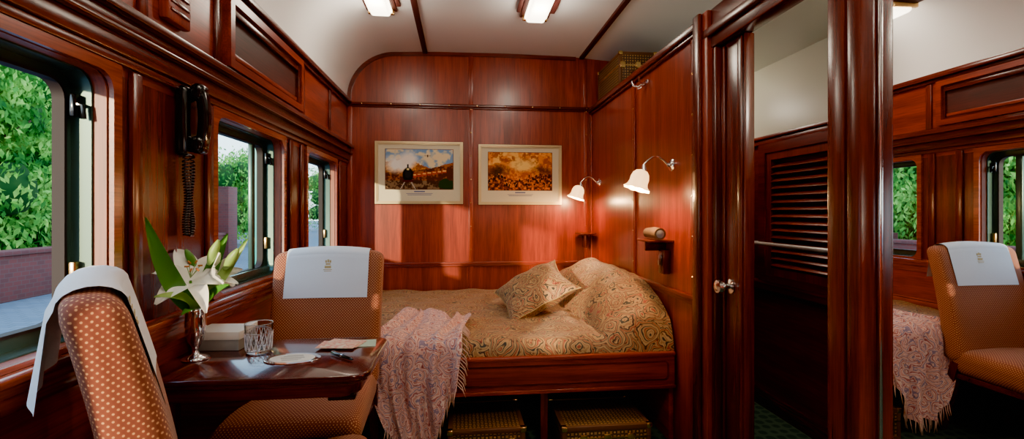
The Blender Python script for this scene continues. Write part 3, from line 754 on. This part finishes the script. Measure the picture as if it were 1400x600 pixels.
# ------------------------------------------------------------------ telephone
p=B('wall_telephone'); y,z=1.70,1.535
p.rbox((.04,.085,.235),.016,3,lambda c:(XL+.021+c.x,y+c.y,z-.01+c.z),BLACK)
def hand(c):
    t=c.z/.12; return (XL+.060+c.x+.018*(1-t*t),y+c.y*(1-.25*(1-abs(t)**2)),z+c.z)
p.rbox((.034,.052,.235),.014,10,hand,BLACK)
for s in (-1,1): p.rbox((.045,.060,.062),.02,3,lambda c:(XL+.062+c.x,y+c.y,z+s*.088+c.z),BLACK)
pts=[]
N=700
def cp(t):
    k=abs(2*t-1); sgn=1 if t<.5 else -1
    return Vector((XL+.030,y-.005+sgn*(.013+.006*math.sin(k*9)),z-.125-.27*(1-k)**.85))
for i in range(N):
    t=i/(N-1); a=t*2*math.pi*56; c_=cp(t); pts.append((c_.x+.009*math.cos(a),c_.y+.009*math.sin(a),c_.z))
p.tube(pts,.0026,BLACK,6); p.done(angle=60)

# ------------------------------------------------------------------ chairs
def chair(loc,rot,scale):
    b=B('upholstered_chair'); W=.25
    def lean(z): t=max(0,(z-.42)); return -.235-.15*t-.10*t*t
    def bk(c):
        z=.40+.32+c.z; t=(z-.42)/.62; wf=1+.03*t
        arch=-.020*(c.x/W)**2 if c.z>.1 else 0
        cur=.018*(c.x/W)**2*t
        return (c.x*wf,lean(z)+c.y*(1-.25*max(0,t))+cur,z+arch*max(0,(c.z-.1)/.22))
    b.rbox((2*W,.115,.64),.040,8,bk,DOTS)
    def st(c):
        z=.405+c.z; y=.02+c.y; wf=1+.06*(y/.28)
        if c.z>0: z+=.028*(1-(c.x/.27)**2)*(1-(c.y/.29)**2)
        if c.z>0: z-=.02*max(0,(c.y-.1)/.18)**2
        return (c.x*wf,y,z)
    b.rbox((.51,.56,.13),.048,8,st,DOTS)
    b.box(-.235,.235,-.235,.265,.315,.345,DX,.004)
    for sx in (-1,1):
        b.prism([(sx*.235-.02,-.02),(sx*.235+.02,-.02),(sx*.235+.02,.02),(sx*.235-.02,.02)],lambda a,c,d:(a*(1-.25*(.33-d)/.33*.3),.235+c*(1-.45*(.33-d)/.33),d),0,.33,DZ,.003)
        b.prism([(sx*.225-.02,-.02),(sx*.225+.02,-.02),(sx*.225+.02,.02),(sx*.225-.02,.02)],lambda a,c,d:(a,-.225+c-.09*((.40-d)/.4)**2,d),0,.40,DZ,.003)
    path=[]
    ztop=1.046
    def fr(z): return lean(z)+.0575*(1-.25*(z-.42)/.62)+.004
    for i in range(9): z=ztop-.235+i*(.20/8); path.append((fr(z),z))
    ct=lean(1.0); 
    for a in range(0,181,20):
        path.append((ct-.004+.048*math.cos(R(a)),1.012+.038*math.sin(R(a))))
    yr=ct-.052-.006
    for i in range(1,10): path.append((yr-.004*i*.5,1.012-i*.019))
    n=len(path)-1
    def cl(u,v):
        k=v*n; i=min(int(k),n-1); f=k-i; y=path[i][0]*(1-f)+path[i+1][0]*f; z=path[i][1]*(1-f)+path[i+1][1]*f
        x=(u-.5)*.385*(1+ .04*max(0,v-.6)); t=(z-.42)/.62; rear=max(0,(v-.6)/.4)
        return (x,y+.018*(x/W)**2*t+.006*rear*math.sin(u*14),z-.020*(x/W)**2*max(0,(z-.82)/.22)+.002)
    b.grid(cl,24,n*2,LINEN)
    zc=.975-.02
    for (dx,dz,w_,h_) in ((0,.0,.030,.012),(0,.014,.022,.008),(-.010,.026,.008,.012),(.010,.026,.008,.012),(0,.028,.008,.016),(0,-.012,.040,.003),(0,-.019,.034,.0025)):
        zz=zc+dz; b.box(dx-w_/2,dx+w_/2,fr(zz)+.0005,fr(zz)+.0025,zz-h_/2,zz+h_/2,GOLDTH,.0005)
    return b.done(loc=loc,rotz=rot,scale=scale)
chair((-.640,2.065,0),R(180),1.0)
chair((-.440,1.262,0),R(-57),1.05)

# ------------------------------------------------------------------ outside
g=B('ground_outside'); g.box(-60,XL-WT-.02,-40,70,-.12,-.02,PAVE,0); g.done()
g=B('brick_garden_wall'); g.box(-6.45,-6.2,-2,13.5,-.02,.62,BRICK,.01); g.box(-6.5,-6.15,-2,13.5,.62,.68,BRICK,.01)
for y in (3,8.9,13.4): g.box(-6.55,-6.1,y-.25,y+.25,-.02,.80 if y<13 else 1.9,BRICK,.01)
g.done()
g=B('platform_post'); 
for (x,y) in ((-3.2,7.84),(-3.2,12.6)):
    g.box(x-.09,x+.09,y-.09,y+.09,-.02,3.6,GREENP,.01); g.box(x-.14,x+.14,y-.14,y+.14,-.02,.25,GREENP,.01)
g.box(-3.28,-3.12,7.84,12.6,3.4,3.6,GREENP,.01); g.done()
g=B('station_building'); CON=plain('white_render',(.70,.74,.76),.8)
g.box(-22,-16,14,40,-.02,4.0,CON,.02); g.box(-22.5,-15.5,13.5,40.5,4.0,4.3,BRICK,.02)
for i in range(7):
    for z in (.9,2.4): g.box(-16.02,-15.96,15+i*3.2,16.6+i*3.2,z,z+1.1,ALU,.01)
g.done()
def tree(x,y,h,r,seed,nl=16000,zlo=.7):
    rs=np.random.RandomState(seed)
    tr=B('tree'); tr.tube([(x,y,-.02),(x+.1,y,h*.3),(x-.05,y+.1,h*.65)],[.18,.13,.07],TRUNK,10)
    for k in range(7):
        a=k*.9; tr.tube([(x,y,h*.3+.1*k),(x+r*.5*math.cos(a),y+r*.5*math.sin(a),h*.6),(x+r*.8*math.cos(a),y+r*.8*math.sin(a),h*.7)],[.06,.04,.015],TRUNK,6)
    blobs=[]
    for k in range(26):
        a=rs.rand()*6.28; rr=r*.75*math.sqrt(rs.rand()); zz=zlo+(h-zlo)*rs.rand()
        blobs.append((x+rr*math.cos(a),y+rr*math.sin(a),zz,r*(.28+.22*rs.rand())))
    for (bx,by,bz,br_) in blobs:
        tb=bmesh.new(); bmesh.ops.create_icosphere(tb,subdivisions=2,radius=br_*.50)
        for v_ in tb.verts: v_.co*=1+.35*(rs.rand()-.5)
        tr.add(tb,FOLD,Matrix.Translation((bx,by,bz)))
    o=tr.done(origin=(x,y,0),loc=None,angle=180)
    c=np.array(blobs); idx=rs.randint(0,len(c),nl); d=rs.normal(size=(nl,3)); d/=np.linalg.norm(d,axis=1)[:,None]
    P=c[idx,:3]+d*(c[idx,3]*(.55+.65*rs.rand(nl)))[:,None]-np.array([x,y,0])
    ax=rs.normal(size=(nl,3))*.6; ax[:,2]-=1.0; ax/=np.linalg.norm(ax,axis=1)[:,None]
    sd=np.cross(ax,rs.normal(size=(nl,3))); sd/=np.linalg.norm(sd,axis=1)[:,None]
    L=(.09+.09*rs.rand(nl))[:,None]; Wd=L*.22
    V=np.stack([P,P+ax*L*.5+sd*Wd,P+ax*L,P+ax*L*.5-sd*Wd],1).reshape(-1,3)
    me=bpy.data.meshes.new('leaves'); me.vertices.add(nl*4); me.vertices.foreach_set('co',V.ravel())
    me.loops.add(nl*4); me.loops.foreach_set('vertex_index',np.arange(nl*4)); me.polygons.add(nl); me.polygons.foreach_set('loop_start',np.arange(0,nl*4,4)); 
    me.update(calc_edges=True); me.validate(); me.materials.append(FOL)
    lo=bpy.data.objects.new('leaves',me); scene.collection.objects.link(lo); lo.location=(x,y,0)
    attach(lo,o)
tree(-8.6,8.6,3.9,1.9,1,36000); tree(-9.6,12.6,4.2,1.8,2,26000); tree(-9.0,18.5,3.4,1.8,3,14000); tree(-9.5,25,4.0,2.0,4,10000); tree(-10.5,6.2,3.4,1.8,5,20000)
tree(-8.5,33,4.5,2.2,6,8000)

# ------------------------------------------------------------------ light
wd=bpy.data.worlds.new('World'); scene.world=wd; wd.use_nodes=True
nt=wd.node_tree; bg=nt.nodes['Background']
tc=nt.nodes.new('ShaderNodeTexCoord'); sp=nt.nodes.new('ShaderNodeSeparateXYZ'); nt.links.new(tc.outputs['Generated'],sp.inputs[0])
c=ramp(nt,sp.outputs['Z'],[(0,(.86,.96,1.0)),(.25,(.58,.84,1.0)),(1,(.30,.52,.95))]); nt.links.new(c,bg.inputs['Color']); bg.inputs['Strength'].default_value=5.0
sl=bpy.data.lights.new('sun','SUN'); sl.energy=10; sl.angle=R(1.5); sl.color=(1,.74,.44)
so=bpy.data.objects.new('sun',sl); scene.collection.objects.link(so)
so.rotation_euler=Vector((.47,.87,-.135)).to_track_quat('-Z','Y').to_euler(); so.location=(-10,-15,8)

cd=bpy.data.cameras.new('camera'); co=bpy.data.objects.new('camera',cd); scene.collection.objects.link(co)
co.location=(0,0,1.22); co.rotation_euler=(R(90),0,R(-6.2)); cd.sensor_width=36; cd.lens=36*643/1400; cd.shift_y=-10/1400; cd.clip_start=.03
scene.camera=co
